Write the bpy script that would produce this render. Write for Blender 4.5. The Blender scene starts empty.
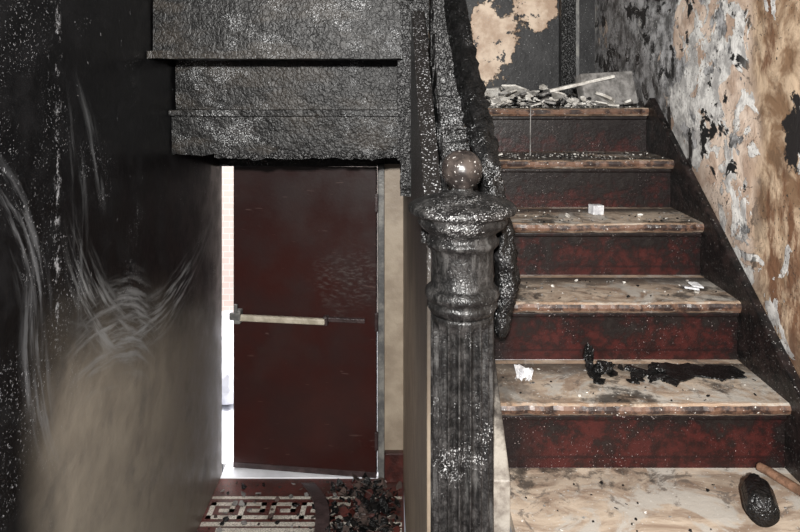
import bpy, bmesh, math, random
from mathutils import Vector, Matrix, noise as mnoise
random.seed(7)
C = 2.22            # camera height above passage floor; all helpers take z relative to the eye level
F = 680.0
scene = bpy.context.scene
scene.view_settings.view_transform = 'Standard'
scene.view_settings.look = 'None'

# ------------------------------------------------------------------ node helper
class G:
    def __init__(s, name):
        s.mat = bpy.data.materials.new(name); s.mat.use_nodes = True
        s.nt = s.mat.node_tree; s.nt.nodes.clear()
        s.out = s.nt.nodes.new('ShaderNodeOutputMaterial')
        s.b = s.nt.nodes.new('ShaderNodeBsdfPrincipled')
        s.nt.links.new(s.b.outputs[0], s.out.inputs[0])
        geo = s.nt.nodes.new('ShaderNodeNewGeometry'); s.pos = geo.outputs['Position']
        s.nrm = geo.outputs['Normal']
        sep = s.nt.nodes.new('ShaderNodeSeparateXYZ'); s.link(s.pos, sep.inputs[0])
        s.X, s.Y = sep.outputs[0], sep.outputs[1]
        s.Z = s.m('SUBTRACT', sep.outputs[2], C)
    def link(s, a, b):
        if isinstance(a, bpy.types.NodeSocket): s.nt.links.new(a, b)
        else:
            if isinstance(a, (tuple, list)) and len(a) == 3 and b.type == 'RGBA': a = (*a, 1)
            b.default_value = a
    def m(s, op, a, b=0.0, c=0.0):
        n = s.nt.nodes.new('ShaderNodeMath'); n.operation = op
        s.link(a, n.inputs[0]); s.link(b, n.inputs[1]); s.link(c, n.inputs[2]); return n.outputs[0]
    def add(s, a, b): return s.m('ADD', a, b)
    def sub(s, a, b): return s.m('SUBTRACT', a, b)
    def mul(s, a, b): return s.m('MULTIPLY', a, b)
    def mx(s, a, b): return s.m('MAXIMUM', a, b)
    def inv(s, a): return s.m('SUBTRACT', 1.0, a)
    def ramp(s, x, a, b, lo=0.0, hi=1.0):
        n = s.nt.nodes.new('ShaderNodeMapRange'); n.interpolation_type = 'SMOOTHSTEP'
        s.link(x, n.inputs[0])
        if a > b: a, b, lo, hi = b, a, hi, lo
        for i, v in zip((1, 2, 3, 4), (a, b, lo, hi)): n.inputs[i].default_value = v
        return n.outputs[0]
    def scaled(s, sc, rot=(0, 0, 0), vec=None):
        n = s.nt.nodes.new('ShaderNodeMapping'); s.link(vec or s.pos, n.inputs[0])
        n.inputs['Scale'].default_value = sc; n.inputs['Rotation'].default_value = rot; return n.outputs[0]
    def warp(s, amt, scale, vec=None):
        n = s.nt.nodes.new('ShaderNodeTexNoise'); s.link(vec or s.pos, n.inputs['Vector']); n.inputs['Scale'].default_value = scale; n.inputs['Detail'].default_value = 3
        a = s.nt.nodes.new('ShaderNodeVectorMath'); a.operation = 'MULTIPLY_ADD'
        s.link(n.outputs['Color'], a.inputs[0]); a.inputs[1].default_value = (amt, amt, amt); s.link(vec or s.pos, a.inputs[2]); return a.outputs[0]
    def noise(s, scale, detail=3, rough=.55, vec=None, dist=0.0, off=0.0):
        n = s.nt.nodes.new('ShaderNodeTexNoise'); v = vec or s.pos
        if off:
            mp = s.nt.nodes.new('ShaderNodeVectorMath'); s.link(v, mp.inputs[0]); mp.inputs[1].default_value = (off, off*1.3, off*.7); v = mp.outputs[0]
        s.link(v, n.inputs['Vector'])
        n.inputs['Scale'].default_value = scale; n.inputs['Detail'].default_value = detail
        n.inputs['Roughness'].default_value = rough; n.inputs['Distortion'].default_value = dist
        return n.outputs[0]
    def vor(s, scale, feat='DISTANCE_TO_EDGE', vec=None):
        n = s.nt.nodes.new('ShaderNodeTexVoronoi'); n.feature = feat; s.link(vec or s.pos, n.inputs['Vector'])
        n.inputs['Scale'].default_value = scale; return n.outputs['Distance']
    def mix(s, f, a, b):
        n = s.nt.nodes.new('ShaderNodeMix'); n.data_type = 'RGBA'
        s.link(f, n.inputs[0]); s.link(a, n.inputs[6]); s.link(b, n.inputs[7]); return n.outputs[2]
    def blob(s, u, v, cu, cv, ru, rv, wob=None, amt=.6, soft=.25):
        a = s.mul(s.sub(u, cu), 1/ru); b = s.mul(s.sub(v, cv), 1/rv)
        d = s.m('SQRT', s.add(s.mul(a, a), s.mul(b, b)))
        if wob is not None: d = s.add(d, s.mul(s.sub(wob, .5), amt*2))
        return s.ramp(d, 1+soft, 1-soft)
    def wipe(s, cu, cv, du, dv, rl, rw, wob, bend=0.0, seed=0):
        """brushed wipe mark on the Y/Z wall plane: ellipse of streaks running along (du,dv)"""
        L = math.hypot(du, dv); du /= L; dv /= L
        u = s.sub(s.Y, cu); v = s.sub(s.Z, cv)
        a = s.add(s.mul(u, du), s.mul(v, dv)); b = s.add(s.mul(u, -dv), s.mul(v, du))
        b = s.add(b, s.mul(s.mul(a, a), bend)); b = s.add(b, s.mul(s.sub(wob, .5), .05))
        c = s.nt.nodes.new('ShaderNodeCombineXYZ'); s.link(s.mul(a, 2.2), c.inputs[0]); s.link(s.mul(b, 22), c.inputs[1]); c.inputs[2].default_value = seed
        st = s.ramp(s.noise(1.6, 4, .6, c.outputs[0]), .44, .68)
        m_ = s.blob(a, b, 0, 0, rl, rw, wob, .5, .75)
        return s.mul(st, m_)
    def done(s, col, rough=.6, bump=None, bstr=.3, bdist=.01, spec=.5):
        s.link(col, s.b.inputs['Base Color']); s.link(rough, s.b.inputs['Roughness'])
        s.link(spec, s.b.inputs['Specular IOR Level'])
        if bump is not None:
            n = s.nt.nodes.new('ShaderNodeBump'); n.inputs['Strength'].default_value = bstr
            n.inputs['Distance'].default_value = bdist
            s.link(bump, n.inputs['Height']); s.link(n.outputs[0], s.b.inputs['Normal'])
        return s.mat

def mat_char(name, base=(.005, .005, .005), light=(.016, .0155, .016), fleck=.60, fcol=(.50, .51, .52), cell=70, brown=None, rough=.30, fscale=200, streak=None, bstr=.6, regk=(.45, .66), spec=.5):
    g = G(name)
    reg = g.add(g.mul(g.noise(3.5, 4, .6), .6), g.mul(g.noise(14, 3, .6, off=4), .4))
    wv = g.warp(.03, 30)
    e = g.vor(cell, vec=g.scaled((1, 1, .7), vec=wv))
    blis = g.vor(cell*1.6, 'F1', vec=wv)
    crack = g.ramp(e, .0, .16)
    col = g.mix(g.ramp(g.noise(26, 6, .7), .42, .68), base, light)
    if brown: col = g.mix(g.ramp(g.noise(6, 5, .6, g.scaled((.5, 1, 1.4)), off=3), .47, .62), col, brown)
    col = g.mix(g.mul(g.inv(crack), .5), col, (.002, .002, .002))
    f1 = g.noise(fscale, 2, .7)
    fl = g.ramp(g.add(f1, g.ramp(reg, regk[0], regk[1], -.12, .07)), fleck+.02, fleck+.08)
    fl = g.mul(fl, g.ramp(g.noise(60, 2, off=6), .3, .65, .35, 1))
    col = g.mix(fl, col, fcol)  # pale flecks: ash and paint specks, plus char glints painted into the colour
    if streak:
        s_ = g.ramp(g.noise(20, 5, .7, g.scaled(streak), off=8), .52, .70); col = g.mix(g.mul(s_, .5), col, (.10, .098, .095))
    h = g.add(g.mul(crack, .30), g.add(g.mul(g.noise(60, 4, .6), 1.0), g.add(g.mul(fl, .25), g.mul(blis, -.5))))
    return g.done(col, rough, h, bstr, .008, spec)

def mat_plain(name, a, b, sc=12, rough=.6, bump=.3, spec=.5, fleck=None):
    g = G(name); n = g.noise(sc, 6, .6)
    col = g.mix(g.ramp(n, .35, .65), a, b)
    if fleck: col = g.mix(g.ramp(g.noise(sc*9, 2, off=2), .63, .68), col, fleck)
    return g.done(col, rough, g.noise(sc*5, 4), bump, .01, spec)

M = {}
M['char'] = mat_char('charred_wood', fleck=.605, bstr=.5, spec=.38, rough=.34)
M['char_beam'] = mat_char('charred_beam_wood', base=(.005, .005, .005), light=(.018, .0175, .017), fleck=.600, cell=50, brown=(.026, .022, .018), rough=.38, bstr=.28, regk=(.44, .58), spec=.20)
M['char_newel'] = mat_char('scorched_newel_wood', base=(.009, .0088, .0088), light=(.045, .043, .042), fleck=.590, fcol=(.46, .46, .46), cell=90, rough=.38, fscale=230, bstr=.25, streak=(2.2, 2.2, .35), regk=(.42, .62), spec=.34)
M['char_dark'] = mat_char('char_black', fleck=.68, spec=.35)
M['beige'] = mat_plain('beige_wall_paint', (.25, .20, .15), (.36, .30, .23), 6, .5)
M['frame'] = mat_plain('door_frame_paint', (.08, .08, .08), (.20, .195, .18), 14, .45)
M['redbase'] = mat_plain('maroon_base_paint', (.07, .018, .014), (.03, .010, .009), 14, .4)
M['bar'] = mat_plain('panic_bar_metal', (.34, .30, .23), (.52, .47, .38), 14, .4)
M['steel'] = mat_plain('dark_steel', (.03, .02, .02), (.06, .04, .04), 20, .35)
M['plaster'] = mat_plain('fallen_plaster', (.62, .60, .56), (.30, .28, .25), 25, .9, fleck=(.06, .05, .05))
M['white'] = mat_plain('white_paper', (.66, .66, .67), (.36, .36, .38), 45, .8)
M['ash'] = mat_plain('grey_ash', (.09, .085, .08), (.24, .23, .22), 25, .9)
M['brownleaf'] = mat_plain('charred_brown_scraps', (.025, .017, .014), (.075, .048, .04), 25, .8)
M['stick'] = mat_plain('brown_wood', (.20, .11, .07), (.09, .05, .03), 25, .5)
M['snow'] = mat_plain('snow', (.85, .86, .9), (.7, .71, .75), 5, .8)
M['ceil'] = mat_plain('sooty_ceiling', (.03, .03, .03), (.08, .075, .07), 5, .8)

# --- door
g = G('maroon_door_paint')
n = g.noise(4, 6, .6)
col = g.mix(g.ramp(n, .35, .7), (.034, .0095, .0080), (.021, .0068, .0060))
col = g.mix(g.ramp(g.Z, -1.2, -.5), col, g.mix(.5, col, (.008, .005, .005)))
sm = g.mul(g.blob(g.X, g.Z, -.28, -1.13, .16, .14, g.noise(10, 4), .8, .6), g.ramp(g.noise(30, 4, .6, g.scaled((1, 1, 3), (0, .6, 0))), .45, .7))
col = g.mix(g.mul(sm, .6), col, (.10, .085, .08))
sc = g.ramp(g.noise(60, 2, .5, g.scaled((.15, .15, 1))), .70, .74)
col = g.mix(g.mul(sc, .3), col, (.14, .09, .08))
col = g.mix(g.mul(g.ramp(g.noise(3, 5, .6, off=6), .5, .7), .3), col, (.038, .022, .02))
M['door'] = g.done(col, g.ramp(n, .3, .7, .28, .45), g.noise(60, 3), .10, .004, .40)

# --- left wall
g = G('sooty_left_wall_paint')
n1 = g.noise(2.2, 6, .6); n2 = g.noise(8, 6, .65, off=5); nf = g.noise(150, 2, .65)
zb = g.add(g.add(-.72, g.mul(g.sub(g.Y, 2.4), -.32)), g.mul(g.sub(n1, .5), .35))
below = g.sub(zb, g.Z)
B = g.mul(g.ramp(below, -.04, .46), g.ramp(g.add(g.Y, g.mul(g.sub(n1, .5), .20)), 1.76, 2.08))
beige = g.mix(g.ramp(n2, .3, .7), (.28, .245, .20), (.36, .315, .255))
beige = g.mix(g.ramp(g.noise(5, 5, .6, off=9), .5, .75), beige, (.20, .18, .155))
beige = g.mix(g.ramp(g.add(g.Y, g.mul(g.Z, -.25)), 2.7, 3.9), beige, g.mix(.6, beige, (.07, .06, .05)))
soot = g.mix(g.ramp(n2, .4, .7), (.003, .003, .0035), (.009, .009, .010))
col = g.mix(B, soot, beige)
wa = g.mx(g.wipe(2.28, -.82, .44, -.41, .30, .075, n1, -.5, 1), g.wipe(2.85, -.98, .87, .02, .50, .085, n1, -.35, 5))
wa = g.mx(wa, g.wipe(2.45, -.90, .35, -.12, .26, .14, n1, .6, 9))
col = g.mix(g.mul(wa, .85), col, (.36, .37, .375))
wb_ = g.mx(g.wipe(1.79, -.42, .18, -.34, .26, .06, n1, .8, 13), g.wipe(1.84, -.80, .05, -.34, .26, .05, n1, -.6, 17))
col = g.mix(g.mul(wb_, .6), col, (.26, .27, .285))
wc = g.mx(g.wipe(2.10, -.42, .02, -.3, .26, .035, n1, .3, 21), g.wipe(2.2, -.22, .12, -.3, .18, .03, n1, .3, 25))
col = g.mix(g.mul(wc, .5), col, (.22, .23, .24))
ln = g.mul(g.ramp(g.m('ABSOLUTE', g.sub(g.add(g.Y, g.mul(g.sub(n2, .5), .09)), 1.968)), .020, .004), g.ramp(g.noise(24, 6, .8, off=2), .52, .60))
ln = g.mul(ln, g.ramp(g.Z, -.95, -.7))
fl = g.mul(g.ramp(nf, .63, .68), g.ramp(g.add(g.noise(4, 4, .6, off=7), g.ramp(g.Y, 2.5, 1.75, 0, .14)), .56, .70))
big = g.mul(g.ramp(g.noise(22, 4, .6, g.scaled((1, 2, .8)), off=1), .71, .73), g.ramp(g.Z, -.9, -.4))
w = g.mx(g.mx(ln, fl), big)
col = g.mix(g.mul(w, g.inv(g.mul(B, .85))), col, (.40, .41, .43))
M['lwall'] = g.done(col, g.ramp(n2, .3, .7, .34, .55), g.add(g.add(g.mul(n2, .7), g.mul(w, .3)), g.mul(g.noise(45, 3), .25)), .28, .01, g.ramp(B, 0, 1, .28, .45))

# --- right wall
g = G('peeling_right_wall_plaster')
n1 = g.noise(3, 6, .6); n2 = g.noise(9, 8, .62, off=5, dist=.4); n3 = g.noise(6, 8, .6, off=11, dist=.5); nf = g.noise(110, 3, .6)
warm = g.mix(g.ramp(n2, .40, .60), (.22, .135, .08), (.58, .44, .31))
warm = g.mix(g.ramp(g.noise(6, 7, .7, g.scaled((1, 1.6, .6)), off=3), .50, .62), warm, (.17, .088, .05))
pink = g.mix(g.ramp(n2, .42, .60), (.80, .66, .55), (.48, .35, .27))
rightside = g.ramp(g.add(g.Y, g.mul(g.sub(n1, .5), .3)), 2.14, 2.02)
col = g.mix(rightside, pink, warm)
paint = g.mix(g.ramp(g.noise(16, 6, .7, off=2), .40, .60), (.86, .85, .82), (.44, .43, .42))
pm = g.ramp(g.add(n3, g.mul(rightside, -.08)), .475, .485)
col = g.mix(pm, col, paint)
far = g.ramp(g.add(g.Y, g.mul(g.Z, .55)), 2.15, 3.0)
grey = g.mix(g.ramp(g.noise(16, 8, .75, off=6), .40, .62), (.11, .11, .11), (.54, .54, .55))
gm = g.ramp(g.add(g.noise(5, 8, .62, off=20), g.mul(far, .23)), .61, .63)
col = g.mix(gm, col, grey)
km = g.ramp(g.add(g.noise(8, 8, .68, off=15, dist=.6), g.mul(far, .02)), .565, .58)
km = g.mul(km, g.inv(g.mul(rightside, .8)))
col = g.mix(km, col, (.014, .014, .015))
kb = g.blob(g.Y, g.Z, 1.85, -.17, .05, .09, g.noise(14, 5, .7), 1.6, .1)
col = g.mix(kb, col, (.018, .016, .016))
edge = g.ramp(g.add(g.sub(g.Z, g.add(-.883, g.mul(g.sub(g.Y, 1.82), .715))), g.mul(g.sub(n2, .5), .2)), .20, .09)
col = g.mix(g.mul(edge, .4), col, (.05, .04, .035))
fl = g.mul(g.ramp(nf, .62, .66), g.ramp(g.noise(5, 3, off=8), .45, .55))
col = g.mix(fl, col, g.mix(gm, (.04, .035, .03), (.7, .7, .7)))
M['rwall'] = g.done(col, .62, g.add(g.add(pm, g.mul(gm, -.5)), g.mul(n2, 1.4)), .7, .010, .35)

# --- back wall at landing
g = G('burnt_back_wall_plaster')
n2 = g.noise(9, 7, .65, off=5)
col = g.mix(g.ramp(n2, .4, .7), (.006, .006, .007), (.020, .020, .021))
tan = g.mix(g.ramp(n2, .38, .62), (.38, .265, .185), (.60, .48, .37))
wb = g.noise(7, 6, .65, off=2)
b = g.mx(g.blob(g.X, g.Z, .50, .18, .155, .21, wb, 1.2, .05), g.blob(g.X, g.Z, .75, .40, .12, .15, wb, 1.3, .06))
sp = g.ramp(g.noise(16, 5, .7, g.scaled((1, 1, 1)), off=12), .60, .62)
col = g.mix(g.mul(b, g.inv(sp)), col, tan)
col = g.mix(g.ramp(g.noise(120, 3), .65, .69), col, (.3, .3, .3))
M['bwall'] = g.done(col, .5, g.add(b, n2), .5, .01, .35)

# --- understair wall
g = G('scorched_understair_wall_paint')
n2 = g.noise(9, 6, .65); n1 = g.noise(3, 4)
k = g.ramp(g.add(g.Z, g.mul(g.sub(n1, .5), .5)), -1.15, -.40)
tan = g.mix(g.ramp(n2, .35, .65), (.34, .265, .195), (.50, .41, .31))
tan = g.mix(g.ramp(g.Y, 2.6, 1.75), tan, g.mix(.5, tan, (.05, .04, .03)))
col = g.mix(k, tan, (.016, .014, .013))
col = g.mix(g.mul(g.ramp(g.noise(170, 2), .61, .66), g.ramp(g.Z, -.6, -.3)), col, (.5, .5, .51))  # pale flecks paint the sparkle of the charred upper part into the colour
M['uwall'] = g.done(col, .45, n2, .4)

# --- treads
g = G('worn_tread_wood')
n1 = g.noise(6, 7, .68, g.scaled((.8, 1.4, 1)), dist=1.6); n2 = g.noise(18, 6, .7, off=4); n3 = g.noise(3.2, 4, .6, off=9)
wood = g.mix(g.ramp(n1, .36, .64), (.24, .175, .13), (.46, .38, .30))
wood = g.mix(g.ramp(g.noise(5, 7, .72, off=14, dist=1), .48, .58), wood, (.40, .37, .33))
wood = g.mix(g.mul(g.ramp(g.noise(9, 8, .75, off=24, dist=1), .565, .62), .8), wood, (.12, .10, .085))
hgt = g.ramp(g.Z, -.8, -.2)
sootm = g.ramp(g.add(g.add(n3, g.mul(hgt, .18)), g.mul(g.sub(n2, .5), .6)), .53, .66)
left = g.mul(g.ramp(g.add(g.X, g.mul(g.sub(n2, .5), .4)), .42, .28), g.ramp(g.Z, -1.0, -.8))
fr = g.m('FRACT', g.m('DIVIDE', g.sub(g.Y, 1.82-2.6), .26))
back_dark = g.mul(g.ramp(g.add(fr, g.mul(g.sub(n2, .5), .7)), .50, .95), g.ramp(g.Z, -1.0, -.85, .25, .9))  # darker towards the back of each tread
k = g.mx(g.mx(g.mul(sootm, .9), left), back_dark)
col = g.mix(k, wood, g.mix(g.ramp(n2, .45, .7), (.012, .010, .009), (.055, .046, .04)))
lip = g.mul(g.mul(g.ramp(fr, .10, .05), g.ramp(n2, .40, .56)), g.ramp(g.Z, -1.0, -.95))
col = g.mix(g.mul(lip, .6), col, (.38, .255, .17))
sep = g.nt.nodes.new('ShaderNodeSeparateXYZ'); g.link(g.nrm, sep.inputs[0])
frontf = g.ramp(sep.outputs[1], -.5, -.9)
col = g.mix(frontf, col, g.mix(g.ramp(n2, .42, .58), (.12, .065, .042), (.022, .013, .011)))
col = g.mix(g.ramp(g.noise(120, 2, .6), .67, .71), col, (.5, .48, .45))
M['tread'] = g.done(col, g.ramp(n1, .3, .7, .35, .6), g.add(n2, g.mul(k, .3)), .4, .006)

g = G('maroon_riser_paint')
n1 = g.noise(5, 7, .68, off=3); n2 = g.noise(24, 6, .7)
red = g.mix(g.ramp(n2, .38, .62), (.040, .0095, .0082), (.014, .0056, .005))
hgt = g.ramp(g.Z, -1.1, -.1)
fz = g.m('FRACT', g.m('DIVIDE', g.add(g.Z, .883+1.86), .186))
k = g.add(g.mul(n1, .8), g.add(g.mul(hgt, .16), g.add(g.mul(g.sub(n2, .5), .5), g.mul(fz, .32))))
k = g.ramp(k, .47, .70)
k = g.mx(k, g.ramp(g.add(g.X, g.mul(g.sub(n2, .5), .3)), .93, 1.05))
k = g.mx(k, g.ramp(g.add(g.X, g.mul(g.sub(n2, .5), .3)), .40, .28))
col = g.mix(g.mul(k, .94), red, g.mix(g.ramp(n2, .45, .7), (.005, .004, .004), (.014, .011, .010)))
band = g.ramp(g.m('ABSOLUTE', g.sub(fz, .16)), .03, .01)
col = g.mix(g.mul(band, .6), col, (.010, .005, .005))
col = g.mix(g.mul(g.ramp(g.noise(200, 2, .6), .66, .70), g.ramp(g.noise(6, 3, off=8), .44, .62)), col, (.34, .29, .28))
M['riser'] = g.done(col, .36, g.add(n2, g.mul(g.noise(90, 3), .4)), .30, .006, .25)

g = G('stringer_paint')
n2 = g.noise(18, 6, .65); k = g.ramp(g.add(g.Z, g.mul(g.sub(n2, .5), .3)), -.98, -.82)
col = g.mix(g.ramp(n2, .35, .65), (.30, .275, .24), (.12, .10, .085))
col = g.mix(k, col, (.02, .018, .017))
M['stringer'] = g.done(col, .5, n2, .4)
g = G('charred_skirting')
n2 = g.noise(20, 6, .65)
col = g.mix(g.ramp(n2, .4, .7), (.005, .0045, .0045), (.022, .015, .014))
col = g.mix(g.ramp(g.noise(170, 2), .67, .71), col, (.3, .29, .28))
M['skirt'] = g.done(col, .38, n2, .5, .01, .32)

# --- tiles
g = G('maroon_mosaic_tile')
e = g.vor(60); t = g.ramp(e, .02, .06)
col = g.mix(g.ramp(g.noise(9, 4), .4, .6), (.10, .025, .02), (.06, .02, .015))
col = g.mix(t, (.03, .02, .02), col)
M['tile_red'] = g.done(col, .35, t, .3, .002)
g = G('ivory_mosaic_tile')
e = g.vor(75); t = g.ramp(e, .02, .07)
col = g.mix(g.ramp(g.noise(7, 5, .6), .35, .65), (.66, .62, .55), (.36, .33, .28))
col = g.mix(t, (.16, .14, .12), col)
M['tile_white'] = g.done(col, .35, t, .3, .002)
# --- brick
g = G('exterior_brick')
bn = g.nt.nodes.new('ShaderNodeTexBrick')
cmb = g.nt.nodes.new('ShaderNodeCombineXYZ'); g.link(g.X, cmb.inputs[0]); g.link(g.Z, cmb.inputs[1]); g.link(cmb.outputs[0], bn.inputs['Vector'])
bn.inputs['Scale'].default_value = 4.5
bn.inputs['Color1'].default_value = (.72, .58, .50, 1); bn.inputs['Color2'].default_value = (.76, .62, .55, 1); bn.inputs['Mortar'].default_value = (.80, .72, .66, 1)
M['brick'] = g.done(bn.outputs[0], .8)

# ------------------------------------------------------------------ geometry helpers
def link(o, parent=None):
    scene.collection.objects.link(o)
    if parent: o.parent = parent
    return o
def empty(name):
    e = bpy.data.objects.new(name, None); e.empty_display_size = .1
    scene.collection.objects.link(e); return e
def mesh(name, vs, fs, mats, parent=None, smooth=False, mi=None, bevel=0, raw=False):
    me = bpy.data.meshes.new(name)
    me.from_pydata([(v[0], v[1], v[2]+(0 if raw else C)) for v in vs], [], fs)
    for m_ in (mats if isinstance(mats, list) else [mats]): me.materials.append(m_)
    if mi:
        for p, i in zip(me.polygons, mi): p.material_index = i
    if smooth:
        for p in me.polygons: p.use_smooth = True
    bm = bmesh.new(); bm.from_mesh(me); bmesh.ops.recalc_face_normals(bm, faces=bm.faces); bm.to_mesh(me); bm.free()
    o = bpy.data.objects.new(name, me); link(o, parent)
    if bevel:
        b = o.modifiers.new('bev', 'BEVEL'); b.width = bevel; b.segments = 3; b.limit_method = 'ANGLE'
    return o
BF = [(0, 1, 2, 3), (4, 7, 6, 5), (0, 4, 5, 1), (1, 5, 6, 2), (2, 6, 7, 3), (3, 7, 4, 0)]
def box(name, x0, x1, y0, y1, z0, z1, mat, parent=None, bevel=.004, raw=False):
    vs = [(x0, y0, z0), (x1, y0, z0), (x1, y1, z0), (x0, y1, z0), (x0, y0, z1), (x1, y0, z1), (x1, y1, z1), (x0, y1, z1)]
    return mesh(name, vs, BF, mat, parent, bevel=bevel, raw=raw)
def prism(name, pts, x0, x1, mat, parent=None, bevel=.004):
    n = len(pts); f0 = (lambda y: x0) if not callable(x0) else x0; f1 = (lambda y: x1) if not callable(x1) else x1
    vs = [(f0(y), y, z) for y, z in pts]+[(f1(y), y, z) for y, z in pts]
    fs = [tuple(range(n)), tuple(range(2*n-1, n-1, -1))]+[(i, (i+1) % n, (i+1) % n+n, i+n) for i in range(n)]
    return mesh(name, vs, fs, mat, parent, bevel=bevel)
def lathe(name, prof, cx, cy, mat, parent=None, seg=96, rf=None):
    vs = []; fs = []
    for r, z in prof:
        for k in range(seg):
            a = 2*math.pi*k/seg; rr = r if not rf else rf(r, z, a)
            vs.append((cx+rr*math.cos(a), cy+rr*math.sin(a), z))
    for i in range(len(prof)-1):
        for k in range(seg):
            k2 = (k+1) % seg; fs.append((i*seg+k, i*seg+k2, (i+1)*seg+k2, (i+1)*seg+k))
    fs.append(tuple(range(seg))); fs.append(tuple(range(len(prof)*seg-seg, len(prof)*seg)))
    return mesh(name, vs, fs, mat, parent, smooth=True)
def roughbeam(name, x0, x1, y0, y1, z0, z1, mat, parent=None, amp=.006, step=.02, seed=0, ragged=0):
    bm = bmesh.new(); bmesh.ops.create_cube(bm, size=1)
    for v in bm.verts: v.co = Vector(((x0+x1)/2+v.co.x*(x1-x0), (y0+y1)/2+v.co.y*(y1-y0), (z0+z1)/2+v.co.z*(z1-z0)))
    for ax, L in ((0, x1-x0), (1, y1-y0), (2, z1-z0)):
        n = max(1, int(L/step))
        for i in range(1, n):
            co = [0, 0, 0]; co[ax] = (x0, y0, z0)[ax]+L*i/n; no = [0, 0, 0]; no[ax] = 1
            bmesh.ops.bisect_plane(bm, geom=bm.verts[:]+bm.edges[:]+bm.faces[:], plane_co=co, plane_no=no)
    for v in bm.verts:
        p = v.co*18+Vector((seed*7.3, 0, 0)); nv = mnoise.noise_vector(p)+.6*mnoise.noise_vector(p*3)
        v.co += nv*amp
        if ragged and v.co.z < z0+.02: v.co.z += ragged*mnoise.noise(Vector((v.co.x*12, seed, 0)))+ragged*.6*mnoise.noise(Vector((v.co.x*45, seed, 3)))
        v.co.z += C
    me = bpy.data.meshes.new(name); bm.to_mesh(me); bm.free(); me.materials.append(mat)
    return link(bpy.data.objects.new(name, me), parent)
def tube(name, pts, rad, mat, parent=None, seg=20, jit=.15, sub=8, flat=1.0):
    P = [Vector(p) for p in pts]; Q = []; R = []
    for i in range(len(P)-1):
        p0, p1, p2, p3 = P[max(i-1, 0)], P[i], P[i+1], P[min(i+2, len(P)-1)]
        for k in range(sub):
            t = k/sub; Q.append(.5*((2*p1)+(-p0+p2)*t+(2*p0-5*p1+4*p2-p3)*t*t+(-p0+3*p1-3*p2+p3)*t**3)); R.append(rad[i]*(1-t)+rad[i+1]*t)
    Q.append(P[-1]); R.append(rad[-1])
    vs = []; fs = []
    for i, q in enumerate(Q):
        T = (Q[min(i+1, len(Q)-1)]-Q[max(i-1, 0)]).normalized(); U = T.cross(Vector((1, 0, .01))).normalized(); V = T.cross(U)
        for k in range(seg):
            a = 2*math.pi*k/seg; d = U*math.cos(a)*flat+V*math.sin(a)
            r = R[i]*(1+jit*mnoise.noise(q*25+d*2)+jit*.6*mnoise.noise(q*80+d*4)); vs.append(tuple(q+d*r))
    for i in range(len(Q)-1):
        for k in range(seg): fs.append((i*seg+k, i*seg+(k+1) % seg, (i+1)*seg+(k+1) % seg, (i+1)*seg+k))
    fs.append(tuple(range(seg))); fs.append(tuple(range((len(Q)-1)*seg, len(Q)*seg)))
    return mesh(name, vs, fs, mat, parent, smooth=True)
class Bits:
    def __init__(s): s.vs = []; s.fs = []; s.mi = []
    def plate(s, c, r, th, tilt=.3, m=0, asp=1.0):
        n = random.randint(4, 7); rot = Matrix.Rotation(random.uniform(0, 6.28), 3, 'Z') @ Matrix.Rotation(random.uniform(-tilt, tilt), 3, 'X') @ Matrix.Rotation(random.uniform(-tilt, tilt), 3, 'Y')
        b = len(s.vs); pts = []
        for k in range(n):
            a = 6.283*k/n+random.uniform(-.3, .3); rr = r*random.uniform(.6, 1.1); pts.append((rr*math.cos(a)*asp, rr*math.sin(a)))
        loc = [rot @ Vector((x, y, z)) for z in (0, th) for x, y in pts]; mz = min(v.z for v in loc)
        for v in loc: s.vs.append((c[0]+v.x, c[1]+v.y, c[2]+v.z-mz))
        s.fs += [tuple(range(b, b+n)), tuple(range(b+2*n-1, b+n-1, -1))]+[(b+i, b+(i+1) % n, b+n+(i+1) % n, b+n+i) for i in range(n)]
        s.mi += [m]*(n+2)
    def chunk(s, c, r, m=0, sq=(1, 1, .7), jit=.35):
        bm = bmesh.new(); bmesh.ops.create_icosphere(bm, subdivisions=2, radius=1)
        rot = Matrix.Rotation(random.uniform(0, 6.28), 3, 'Z'); o = Vector((random.random()*50, 0, 0)); b = len(s.vs)
        L = []
        for v in bm.verts:
            d = 1+jit*mnoise.noise(v.co*1.8+o)*1.6+jit*.5*mnoise.noise(v.co*5+o)
            q = Vector((v.co.x*sq[0], v.co.y*sq[1], v.co.z*sq[2]))*d*r; L.append(rot @ q)
        mz = min(v.z for v in L)
        for v in L: s.vs.append((c[0]+v.x, c[1]+v.y, c[2]+v.z-mz))
        for f in bm.faces: s.fs.append(tuple(b+v.index for v in f.verts)); s.mi.append(m)
        bm.free()
    def make(s, name, mats, parent=None): return mesh(name, s.vs, s.fs, mats, parent, mi=s.mi)

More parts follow.
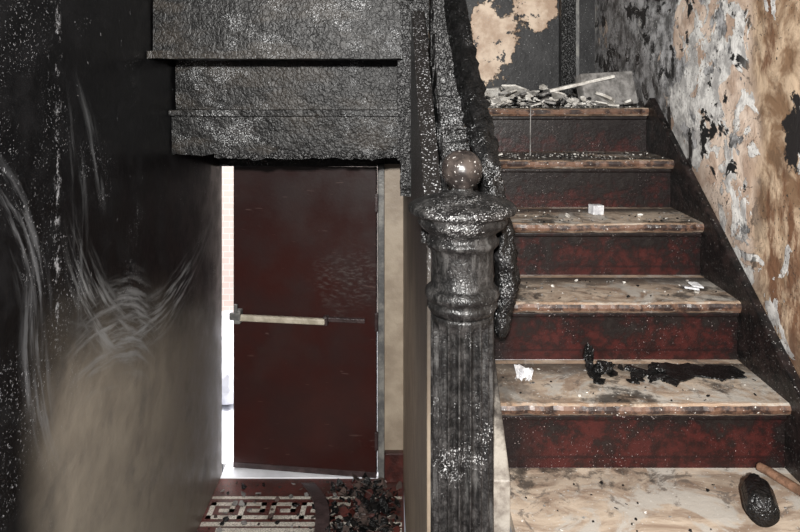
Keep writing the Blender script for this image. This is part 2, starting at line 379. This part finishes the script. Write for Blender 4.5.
# ------------------------------------------------------------------ stairs
XL, XR, WR = .27, 1.047, 1.075
g0, r0, D0, Z0 = .26, .186, 1.82, -.883
def nose(d): return Z0+r0/g0*(d-D0)
st = empty('staircase')
for i in range(-1, 5):
    y = D0+g0*i; z = Z0+r0*i
    yb = y+g0+.03 if i < 4 else y+.12
    n = 60; vs = []; fs = []
    prof = [(yb, z-.034), (y+.012, z-.034), (y+.002, z-.026), (y-.002, z-.014), (y+.002, z-.004), (y+.010, z), (y+.03, z), (y+.08, z), (y+.15, z), (yb, z)]
    if i == 4: prof[8] = (y+.10, z)
    for k in range(n+1):
        x = XL+(XR-XL)*k/n
        chip = max(0, mnoise.noise(Vector((x*11, i*9.1, 4)))-.25)*.022+max(0, mnoise.noise(Vector((x*30, i*9.1, 8)))-.3)*.012
        for j, (py, pz) in enumerate(prof):
            wear = .006*math.exp(-((x-.62)/.22)**2) if 3 <= j <= 6 else 0
            jj = .0035*mnoise.noise(Vector((x*16, i*5, 1)))+.002*mnoise.noise(Vector((x*60, i*5, 1))) if 1 <= j <= 5 else 0
            cc = chip if 2 <= j <= 5 else 0
            vs.append((x, py+jj+wear*.4+cc, pz-wear*.6+jj*.4))
    m_ = len(prof)
    for k in range(n):
        for j in range(m_): fs.append((k*m_+j, k*m_+(j+1) % m_, (k+1)*m_+(j+1) % m_, (k+1)*m_+j))
    fs += [tuple(range(m_)), tuple(range(n*m_, n*m_+m_))]
    mesh('tread_%d' % (i+2), vs, fs, M['tread'], st)
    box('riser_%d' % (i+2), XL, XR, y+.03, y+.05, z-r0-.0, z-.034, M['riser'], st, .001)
    box('scotia_%d' % (i+2), XL, XR, y+.014, y+.03, z-.05, z-.034, M['riser'], st, .005)
o = .075
prism('wall_string', [(1.50, nose(1.50)+o), (2.86, nose(2.86)+o-.03), (2.93, -.139), (2.93, -.35), (1.50, nose(1.5)-.3)], XR, WR, M['skirt'], st, .006)
prism('curb_string', [(1.66, nose(1.62)+.035), (2.95, nose(2.95)+.035-.06), (2.95, nose(2.95)-.3), (1.66, nose(1.66)-.28)], .225, XL, M['stringer'], st, .004)
box('landing_floor', .225, WR, D0+g0*4+.12, 3.75, -.175, -.139, M['tread'], st, .002)
box('landing_joists', .12, WR, D0+g0*4+.12, 3.75, -.345, -.175, M['char_dark'], st, .002)

# ------------------------------------------------------------------ walls
box('wall_right', WR, WR+.1, -1.2, 3.85, -2.3, 1.8, M['rwall'], bevel=0)
box('wall_left', -1.09, -.99, -1.2, 3.78, -2.3, 1.8, M['lwall'], bevel=0)
box('wall_back', -.99, WR, 3.75, 3.85, -.345, 1.8, M['bwall'], bevel=0)
box('lintel_wall', -.99, .03, 3.74, 3.86, -.49, -.345, M['char_dark'])  # black finish paints in the shadow strip above the door
box('wall_door_side', -.085, .06, 3.74, 3.86, -2.22, -.49, M['beige'], bevel=0)
wx = lambda y: .017+(3.74-y)/(3.74-1.68)*.050
wall = prism('wall_understair', [(1.69, -2.22), (3.74, -2.22), (3.74, -.345), (2.80, -.345), (2.62, .25), (1.69, -.42)], wx, lambda y: wx(y)+.05, M['uwall'], bevel=.003)
box('ceiling', -1.09, WR+.1, -1.2, 3.85, 1.8, 1.9, M['ceil'], bevel=0)
box('baseboard_door_side', -.085, .022, 3.70, 3.74, -2.22, -2.06, M['redbase'], bevel=.006)

bal = empty('balustrade')
rz = lambda d: -.30+.74*(d-1.66)
k = 0; y = 1.69
while y < 2.62:
    w = .055; ztop = rz(y+w/2)-.05
    roughbeam('infill_board_%d' % k, .118, .188, y, y+w-.006, nose(y)-.05, ztop, M['char'], bal, .005, .022, k)
    y += w; k += 1
tube('handrail', [(.185, 2.75, rz(2.75)+.03), (.192, 2.4, rz(2.4)+.03), (.205, 2.05, rz(2.05)+.01), (.222, 1.80, rz(1.8)+.0), (.238, 1.74, -.31), (.258, 1.725, -.40), (.268, 1.72, -.50), (.262, 1.72, -.58), (.255, 1.72, -.66)],
     [.036, .036, .035, .033, .028, .026, .030, .027, .012], M['char'], bal, jit=.45, sub=14, seg=28)
roughbeam('string_cap', .118, .222, 1.70, 1.76, nose(1.7)-.1, -.43, M['char'], bal, .007, .02, 31)
roughbeam('landing_post', .002, .115, 2.70, 2.80, -.48, .9, M['char'], bal, .005, .02, 40, .02)
roughbeam('outer_facing', .055, .072, 1.74, 2.70, -.43, -.40, M['char'], bal, .002, .03, 42)

# ------------------------------------------------------------------ newel
nw = empty('newel_post')
nx, ny = .146, 1.60
def yz(y): return -(y-75)/F*ny
def R(p): return p/F*ny
pr = [(20, 193), (24, 194.5), (34, 197), (44, 200), (51, 203), (54, 205.5), (54.5, 209), (53, 211), (49, 212.5), (45, 214), (43.5, 217), (45, 219.5), (44, 223), (40, 227), (36, 230), (33, 233), (34, 237), (36.5, 239), (36.5, 242), (34, 245), (31.5, 247), (31, 252), (31, 268), (31, 283), (33.5, 285), (36.5, 288), (37.5, 292), (36, 296), (33, 298), (35, 301), (35.5, 304), (33, 308), (31, 311)]
pr = [(R(a), yz(b)) for a, b in pr][::-1]
def rn(r, z, a):
    return r*(1+.012*mnoise.noise(Vector((math.cos(a)*3, math.sin(a)*3, z*30)))+.008*mnoise.noise(Vector((math.cos(a)*12, math.sin(a)*12, z*90))))
lathe('cap_and_capital', pr, nx, ny, M['char_newel'], nw, 120, rn)
ztop = yz(311); zbot = -1.12
N_ = 60
sp = [(R(31.5), zbot+(ztop-zbot)*i/N_) for i in range(N_+1)]
def flute(r, z, a):
    t = min(1, max(0, (ztop-.012-z)/.02))
    c = abs(math.sin(a*9))      # 18 scooped flutes with narrow fillets
    return r*(1-.17*t*min(1, max(0, (c-.25)/.75))**.6)*(1+.006*mnoise.noise(Vector((math.cos(a)*2, math.sin(a)*2, z*25))))
lathe('fluted_shaft', sp, nx, ny, M['char_newel'], nw, 360, flute)
lathe('plinth', [(.088, -1.255), (.088, -1.16), (.083, -1.145), (.078, -1.13), (.072, -1.12)], nx, ny, M['char_newel'], nw, 64)
g = G('scorched_ball_wood'); n = g.noise(25, 5, .6)
col = g.mix(g.ramp(n, .4, .65), (.018, .015, .014), (.062, .050, .044)); col = g.mix(g.ramp(g.noise(120, 3), .64, .68), col, (.4, .38, .36))
M['ball'] = g.done(col, .26, n, .25, .005, .4)
bp = []
br = R(20.5); bz = yz(170)
for i in range(33):
    t = math.pi*i/32; bp.append((max(.0005, br*math.sin(t)), bz-br*math.cos(t)))
lathe('ball_finial', bp, nx, ny, M['ball'], nw, 64, rn)
lathe('ball_neck', [(R(20), yz(194)), (R(17), yz(192.5)), (R(11), yz(190.5)), (R(10), yz(187)), (R(11), yz(185))], nx, ny, M['char_newel'], nw, 64)

# ------------------------------------------------------------------ upper flight seen from below
uf = empty('upper_flight_underside')
roughbeam('carriage_board_1', -.985, -.004, 2.935, 3.05, -.345, -.176, M['char_beam'], uf, .002, .018, 1, .012)
roughbeam('carriage_board_2', -.978, -.010, 2.965, 3.03, -.150, .075, M['char_beam'], uf, .002, .02, 2)
roughbeam('ledge_batten', -.985, -.006, 2.895, 2.97, -.174, -.150, M['char_beam'], uf, .0025, .016, 3)
roughbeam('bottom_lip', -.80, -.01, 2.935, 2.96, -.362, -.335, M['char_dark'], uf, .006, .018, 4, .015)
roughbeam('upper_board', -.985, .006, 2.71, 2.95, .094, .42, M['char_beam'], uf, .002, .022, 5)
roughbeam('upper_nosing', -.985, .010, 2.645, 2.95, .064, .094, M['char_beam'], uf, .0025, .016, 6)
roughbeam('top_board', -.985, .006, 2.40, 2.66, .42, .62, M['char_beam'], uf, .003, .03, 7)
roughbeam('side_trim', -.01, .012, 2.72, 2.93, -.34, .42, M['char'], uf, .003, .02, 8)
box('landing_soffit', -.99, .017, 3.05, 3.74, -.345, -.30, M['char_dark'], uf, 0)

# ------------------------------------------------------------------ door
dr = empty('exit_door')
th = -math.radians(7.4)
dr.location = (-.131, 3.72, C); dr.rotation_euler = (0, 0, th)
def dbox(n_, *a, mat, bevel=.004): return box(n_, *a, mat, dr, bevel, raw=True)
dbox('panel', -.813, 0, 0, .045, -2.205, -.505, mat=M['door'], bevel=.004)
zz = -1.345
tb = dbox('push_bar', -.765, -.275, -.058, -.030, zz-.019, zz+.016, mat=M['bar'], bevel=.009)
dbox('bar_rail', -.27, -.06, -.020, 0, zz-.012, zz+.012, mat=M['steel'], bevel=.004)
dbox('bar_bracket', -.795, -.755, -.05, 0, zz-.038, zz+.038, mat=M['frame'], bevel=.008)
dbox('latch_arm', -.812, -.75, -.066, -.05, zz-.012, zz+.030, mat=M['frame'], bevel=.005)
dbox('latch_post', -.790, -.770, -.060, -.045, zz+.02, zz+.075, mat=M['frame'], bevel=.004)
dbox('bar_bracket_end', -.29, -.262, -.045, 0, zz-.025, zz+.022, mat=M['steel'], bevel=.004)
dbox('kick_edge', -.813, 0, -.004, 0, -2.205, -2.175, mat=M['steel'], bevel=.001)
for hz in (-2.0, -1.35, -.7):
    dbox('hinge', -.006, .012, -.014, .004, hz-.05, hz+.05, mat=M['steel'], bevel=.004)
fr_ = empty('door_frame')
box('jamb_right', -.118, -.085, 3.69, 3.86, -2.22, -.49, M['frame'], fr_, .004)
box('jamb_stop', -.126, -.118, 3.79, 3.86, -2.22, -.49, M['frame'], fr_, .002)
box('head', -.99, -.085, 3.72, 3.74, -.50, -.46, M['char_dark'], fr_, .003)  # blackened with the lintel to paint in the shadow over the door
box('threshold', -.99, -.085, 3.74, 3.90, -2.228, -2.214, M['snow'], fr_, .004)

# ------------------------------------------------------------------ floors
box('floor', -.99, .02, 2.85, 3.74, -2.30, -2.22, M['tile_red'], bevel=0)
hall = empty('hall_floor_and_steps')
box('hall_floor', -.99, WR, -1.2, 1.5, -1.33, -1.255, M['tile_red'], hall, 0)
box('hall_floor_right', .03, WR, 1.5, 1.84, -1.33, -1.255, M['tile_red'], hall, 0)
for i in range(5):
    box('down_step_%d' % i, -.99, .02, 1.5+.27*i, 1.5+.27*(i+1), -2.3, -1.255-.193*(i+1)+0.0, M['tile_red'], hall, .004)
V = Bits()
def strip(x0, x1, y0, y1, z=-2.2185, zt=.0015):
    b = len(V.vs)
    V.vs += [(x0, y0, z-zt), (x1, y0, z-zt), (x1, y1, z-zt), (x0, y1, z-zt), (x0, y0, z), (x1, y0, z), (x1, y1, z), (x0, y1, z)]
    V.fs += [tuple(b+i for i in f) for f in BF]; V.mi += [0]*6
u = .026
def key(x, y):
    for (a, b_, c, d) in [(0, 0, 6, 1), (0, 0, 1, 5), (0, 4, 5, 5), (4, 2, 5, 5), (2, 2, 5, 3)]:
        strip(x+a*u, x+c*u, y+b_*u, y+d*u)
x = -.975
while x < -.12: key(x, 3.40); x += 6*u
strip(-.985, .01, 3.56, 3.58); strip(-.985, .01, 3.345, 3.375)
strip(-.90, .01, 2.87, 3.33)
V.make('meander_tile_border', [M['tile_white']])

# outside
box('exterior_ground', -4, 3, 3.90, 6.2, -2.4, -2.23, M['snow'], bevel=0)
box('exterior_brick_wall', -4, 3, 6.2, 6.4, -2.4, 2.5, M['brick'], bevel=0)
B_ = Bits()
for i in range(26): B_.chunk((random.uniform(-1.7, -.6), random.uniform(4.6, 6.0), -2.24), random.uniform(.06, .2), 0)
B_.make('snow_bank', [M['snow']])

# ------------------------------------------------------------------ debris
B_ = Bits(); LZ = -.139
for i in range(150):
    x = random.uniform(.33, 1.0); y = random.uniform(2.93, 3.6)
    B_.plate((x, y, LZ+random.uniform(0, .02)), random.uniform(.012, .05), random.uniform(.004, .012), .4, random.choice([0, 0, 0, 1, 2]))
for cx, cy, hh, rr in [(.40, 3.05, .03, .10), (.50, 3.15, .03, .12), (.62, 3.25, .03, .1), (.74, 3.1, .045, .12), (.82, 3.05, .05, .1), (.86, 3.2, .05, .1), (.70, 3.4, .08, .16), (.50, 3.45, .07, .15)]:
    for k in range(26):
        a = random.uniform(0, 6.28); q = random.random()*rr
        B_.chunk((cx+q*math.cos(a), cy+q*math.sin(a), LZ+hh*(1-q/rr)*random.random()), random.uniform(.006, .024), random.choice([0, 0, 1, 2]), (1, 1, .6))
for k in range(130):
    B_.plate((.38+random.uniform(-.06, .5), 2.95+random.uniform(-.02, .15), LZ+random.uniform(.0, .03)), random.uniform(.006, .024), .004, .7, random.choice([0, 1, 0, 2]))
for k in range(12):
    B_.plate((.40+random.uniform(-.05, .3), 3.05+random.uniform(-.05, .15), LZ+random.uniform(.0, .05)), random.uniform(.035, .065), .008, .6, random.choice([0, 1, 0]))
B_.make('plaster_rubble', [M['plaster'], M['ash'], M['char_dark']])
sl = box('fallen_slab', -.13, .13, -.03, .03, 0, .15, M['ash'], None, .006, raw=True)
sl.location = (.93, 3.02, C+LZ+.0); sl.rotation_euler = (-.25, -.05, .25)
sl2 = box('fallen_board', -.15, .15, -.010, .010, 0, .014, M['plaster'], None, .003, raw=True)
sl2.location = (.80, 2.985, C+LZ+.095); sl2.rotation_euler = (.1, -.22, .1)
B_ = Bits()
for i in range(-1, 5):
    z = Z0+r0*i; y = D0+g0*i
    nn = {-1: 35, 0: 50, 1: 50, 2: 70, 3: 220, 4: 300}[i]
    for k in range(nn):
        x = random.uniform(XL+.02, XR-.02)
        if i == 3 and random.random() < .6: x = random.uniform(.32, .85)
        yy = y+random.uniform(.015, .22 if i < 4 else .1)
        B_.plate((x, yy, z), random.choice([.003, .003, .004, .006]), .002, .5, random.choice([0, 1, 1, 2, 2]))
for (x, y, i, s_) in [(.36, 2.50, 3, .02), (.34, 2.66, 3, .022), (.39, 2.68, 3, .03), (.60, 2.40, 2, .012), (.86, 2.42, 2, .012), (.95, 2.2, 1, .012)]:
    B_.plate((x, D0+g0*i+.1, Z0+r0*i), s_, .005, .5, 0)
B_.make('paint_chips', [M['plaster'], M['ash'], M['char_dark']])
B_ = Bits()
for k in range(12): B_.plate((.36+random.uniform(-.018, .018), 1.965+random.uniform(-.012, .012), Z0+random.uniform(0, .016)), random.uniform(.014, .028), .002, 1.1, 0)
o_ = B_.make('crumpled_paper', [M['white']])
bx = box('torn_carton', -.022, .022, -.018, .018, 0, .034, M['white'], None, .002, raw=True); bx.location = (.72, 2.50, C+Z0+r0*2); bx.rotation_euler = (0, .05, .3)
B_ = Bits(); B_.plate((.94, 2.20, Z0+r0), .036, .006, .35, 0, 1.2); B_.plate((.965, 2.215, Z0+r0+.008), .024, .005, .3, 0); B_.make('white_scrap', [M['white']])
B_ = Bits()
for k in range(30):
    B_.plate((random.uniform(.56, .78), random.uniform(1.95, 2.06), Z0), random.uniform(.008, .026), .005, .4, 0)
for k in range(14):
    B_.plate((random.uniform(.70, .97), random.uniform(1.99, 2.03), Z0+.001), random.uniform(.03, .055), .004, .03, 0, 1.5)
B_.chunk((.60, 2.0, Z0), .022, 0, (1.3, .8, .8), .6); B_.chunk((.565, 2.03, Z0), .020, 0, (.6, .6, 1.8), .5)
B_.make('charred_wood_scraps', [M['char_dark']])
bt = empty('burnt_bottle')
l1 = lathe('body', [(.012, .0), (.034, .004), (.037, .02), (.036, .09), (.030, .105), (.016, .12), (.014, .14), (.016, .145), (.010, .146)], 0, 0, M['char_dark'], bt, 40, lambda r, z, a: r*(1+.12*mnoise.noise(Vector((math.cos(a)*2, math.sin(a)*2, z*30)))))
for v in l1.data.vertices: v.co.z -= C
bt.location = (.855, 1.60, C+Z0-r0+.036); bt.rotation_euler = (math.radians(-90), 0, math.radians(-20))
tube('wooden_stick', [(.965, 1.83, Z0-r0+.016), (.99, 1.78, Z0-r0+.016), (1.02, 1.70, Z0-r0+.016), (1.035, 1.64, Z0-r0+.016)], [.011, .012, .012, .011], M['stick'], None, jit=.05)
tube('upright_splinter', [(.525, 2.74, -.325), (.526, 2.745, -.22), (.529, 2.75, -.12)], [.0022, .0022, .0015], M['ash'], None, jit=.1)
B_ = Bits()
for k in range(420):
    a = random.gauss(-.17, .10); b_ = random.uniform(3.2, 3.66)
    if -.40 < a < .0: B_.plate((a, b_, -2.218+random.uniform(0, .05)*max(0, 1-abs(a+.17)/.2)), random.uniform(.008, .028), .003, .8, random.choice([0, 0, 1, 1, 0, 3]), 1.6)
for k in range(60): B_.plate((random.uniform(-.95, -.3), random.uniform(3.3, 3.70), -2.218), random.uniform(.005, .02), .004, .5, random.choice([0, 1, 2]))
B_.make('charred_scrap_pile', [M['char_dark'], M['brownleaf'], M['ash'], M['redbase']])
vs = []; fs = []
for i in range(13):
    t = i/12; yy = 3.68-.5*t; xx = -.50+.11*t+.05*math.sin(t*3); zz_ = -2.212+.03*math.sin(t*3.1)
    for dx, dz in ((-.035, 0), (.035, 0), (.035, .006), (-.035, .006)): vs.append((xx+dx, yy, zz_+dz))
for i in range(12):
    for j in range(4): fs.append((i*4+j, i*4+(j+1) % 4, (i+1)*4+(j+1) % 4, (i+1)*4+j))
fs += [(0, 1, 2, 3), (48, 49, 50, 51)]
mesh('burnt_strap', vs, fs, M['steel'])
# charred casing in the landing corner
ca = empty('charred_door_casing')
roughbeam('casing_stile', .875, .955, 3.69, 3.748, -.139, 1.7, M['char_dark'], ca, .002, .04, 60)
roughbeam('casing_bead', .955, .975, 3.70, 3.748, -.139, 1.7, M['frame'], ca, .001, .04, 61)

# ------------------------------------------------------------------ lights
def area(name, loc, rot, size, power, col=(1, 1, 1)):
    L = bpy.data.lights.new(name, 'AREA'); L.size = size; L.energy = power; L.color = col
    o = bpy.data.objects.new(name, L); o.location = (loc[0], loc[1], loc[2]+C); o.rotation_euler = rot; scene.collection.objects.link(o); return o
P = bpy.data.lights.new('camera_flash', 'SPOT'); P.energy = 900; P.shadow_soft_size = .04; P.spot_size = math.radians(120); P.spot_blend = .5; P.color = (1, .975, .94)
po = bpy.data.objects.new('camera_flash', P); po.location = (-.12, -.75, C+.38); scene.collection.objects.link(po)
po.rotation_euler = (math.radians(80), 0, 0)
area('daylight_outside', (-1, 5.0, 2.2), (0, 0, 0), 2.5, 480, (.98, .98, 1))
w = bpy.data.worlds.new('world'); scene.world = w; w.use_nodes = True
w.node_tree.nodes['Background'].inputs[0].default_value = (.85, .87, .95, 1); w.node_tree.nodes['Background'].inputs[1].default_value = .25

cam = bpy.data.cameras.new('camera'); co = bpy.data.objects.new('camera', cam); scene.collection.objects.link(co)
co.location = (0, 0, C); co.rotation_euler = (math.pi/2, 0, 0)
cam.sensor_width = 36; cam.lens = 36*F/800; cam.shift_y = -191/800; cam.clip_start = .01
scene.camera = co
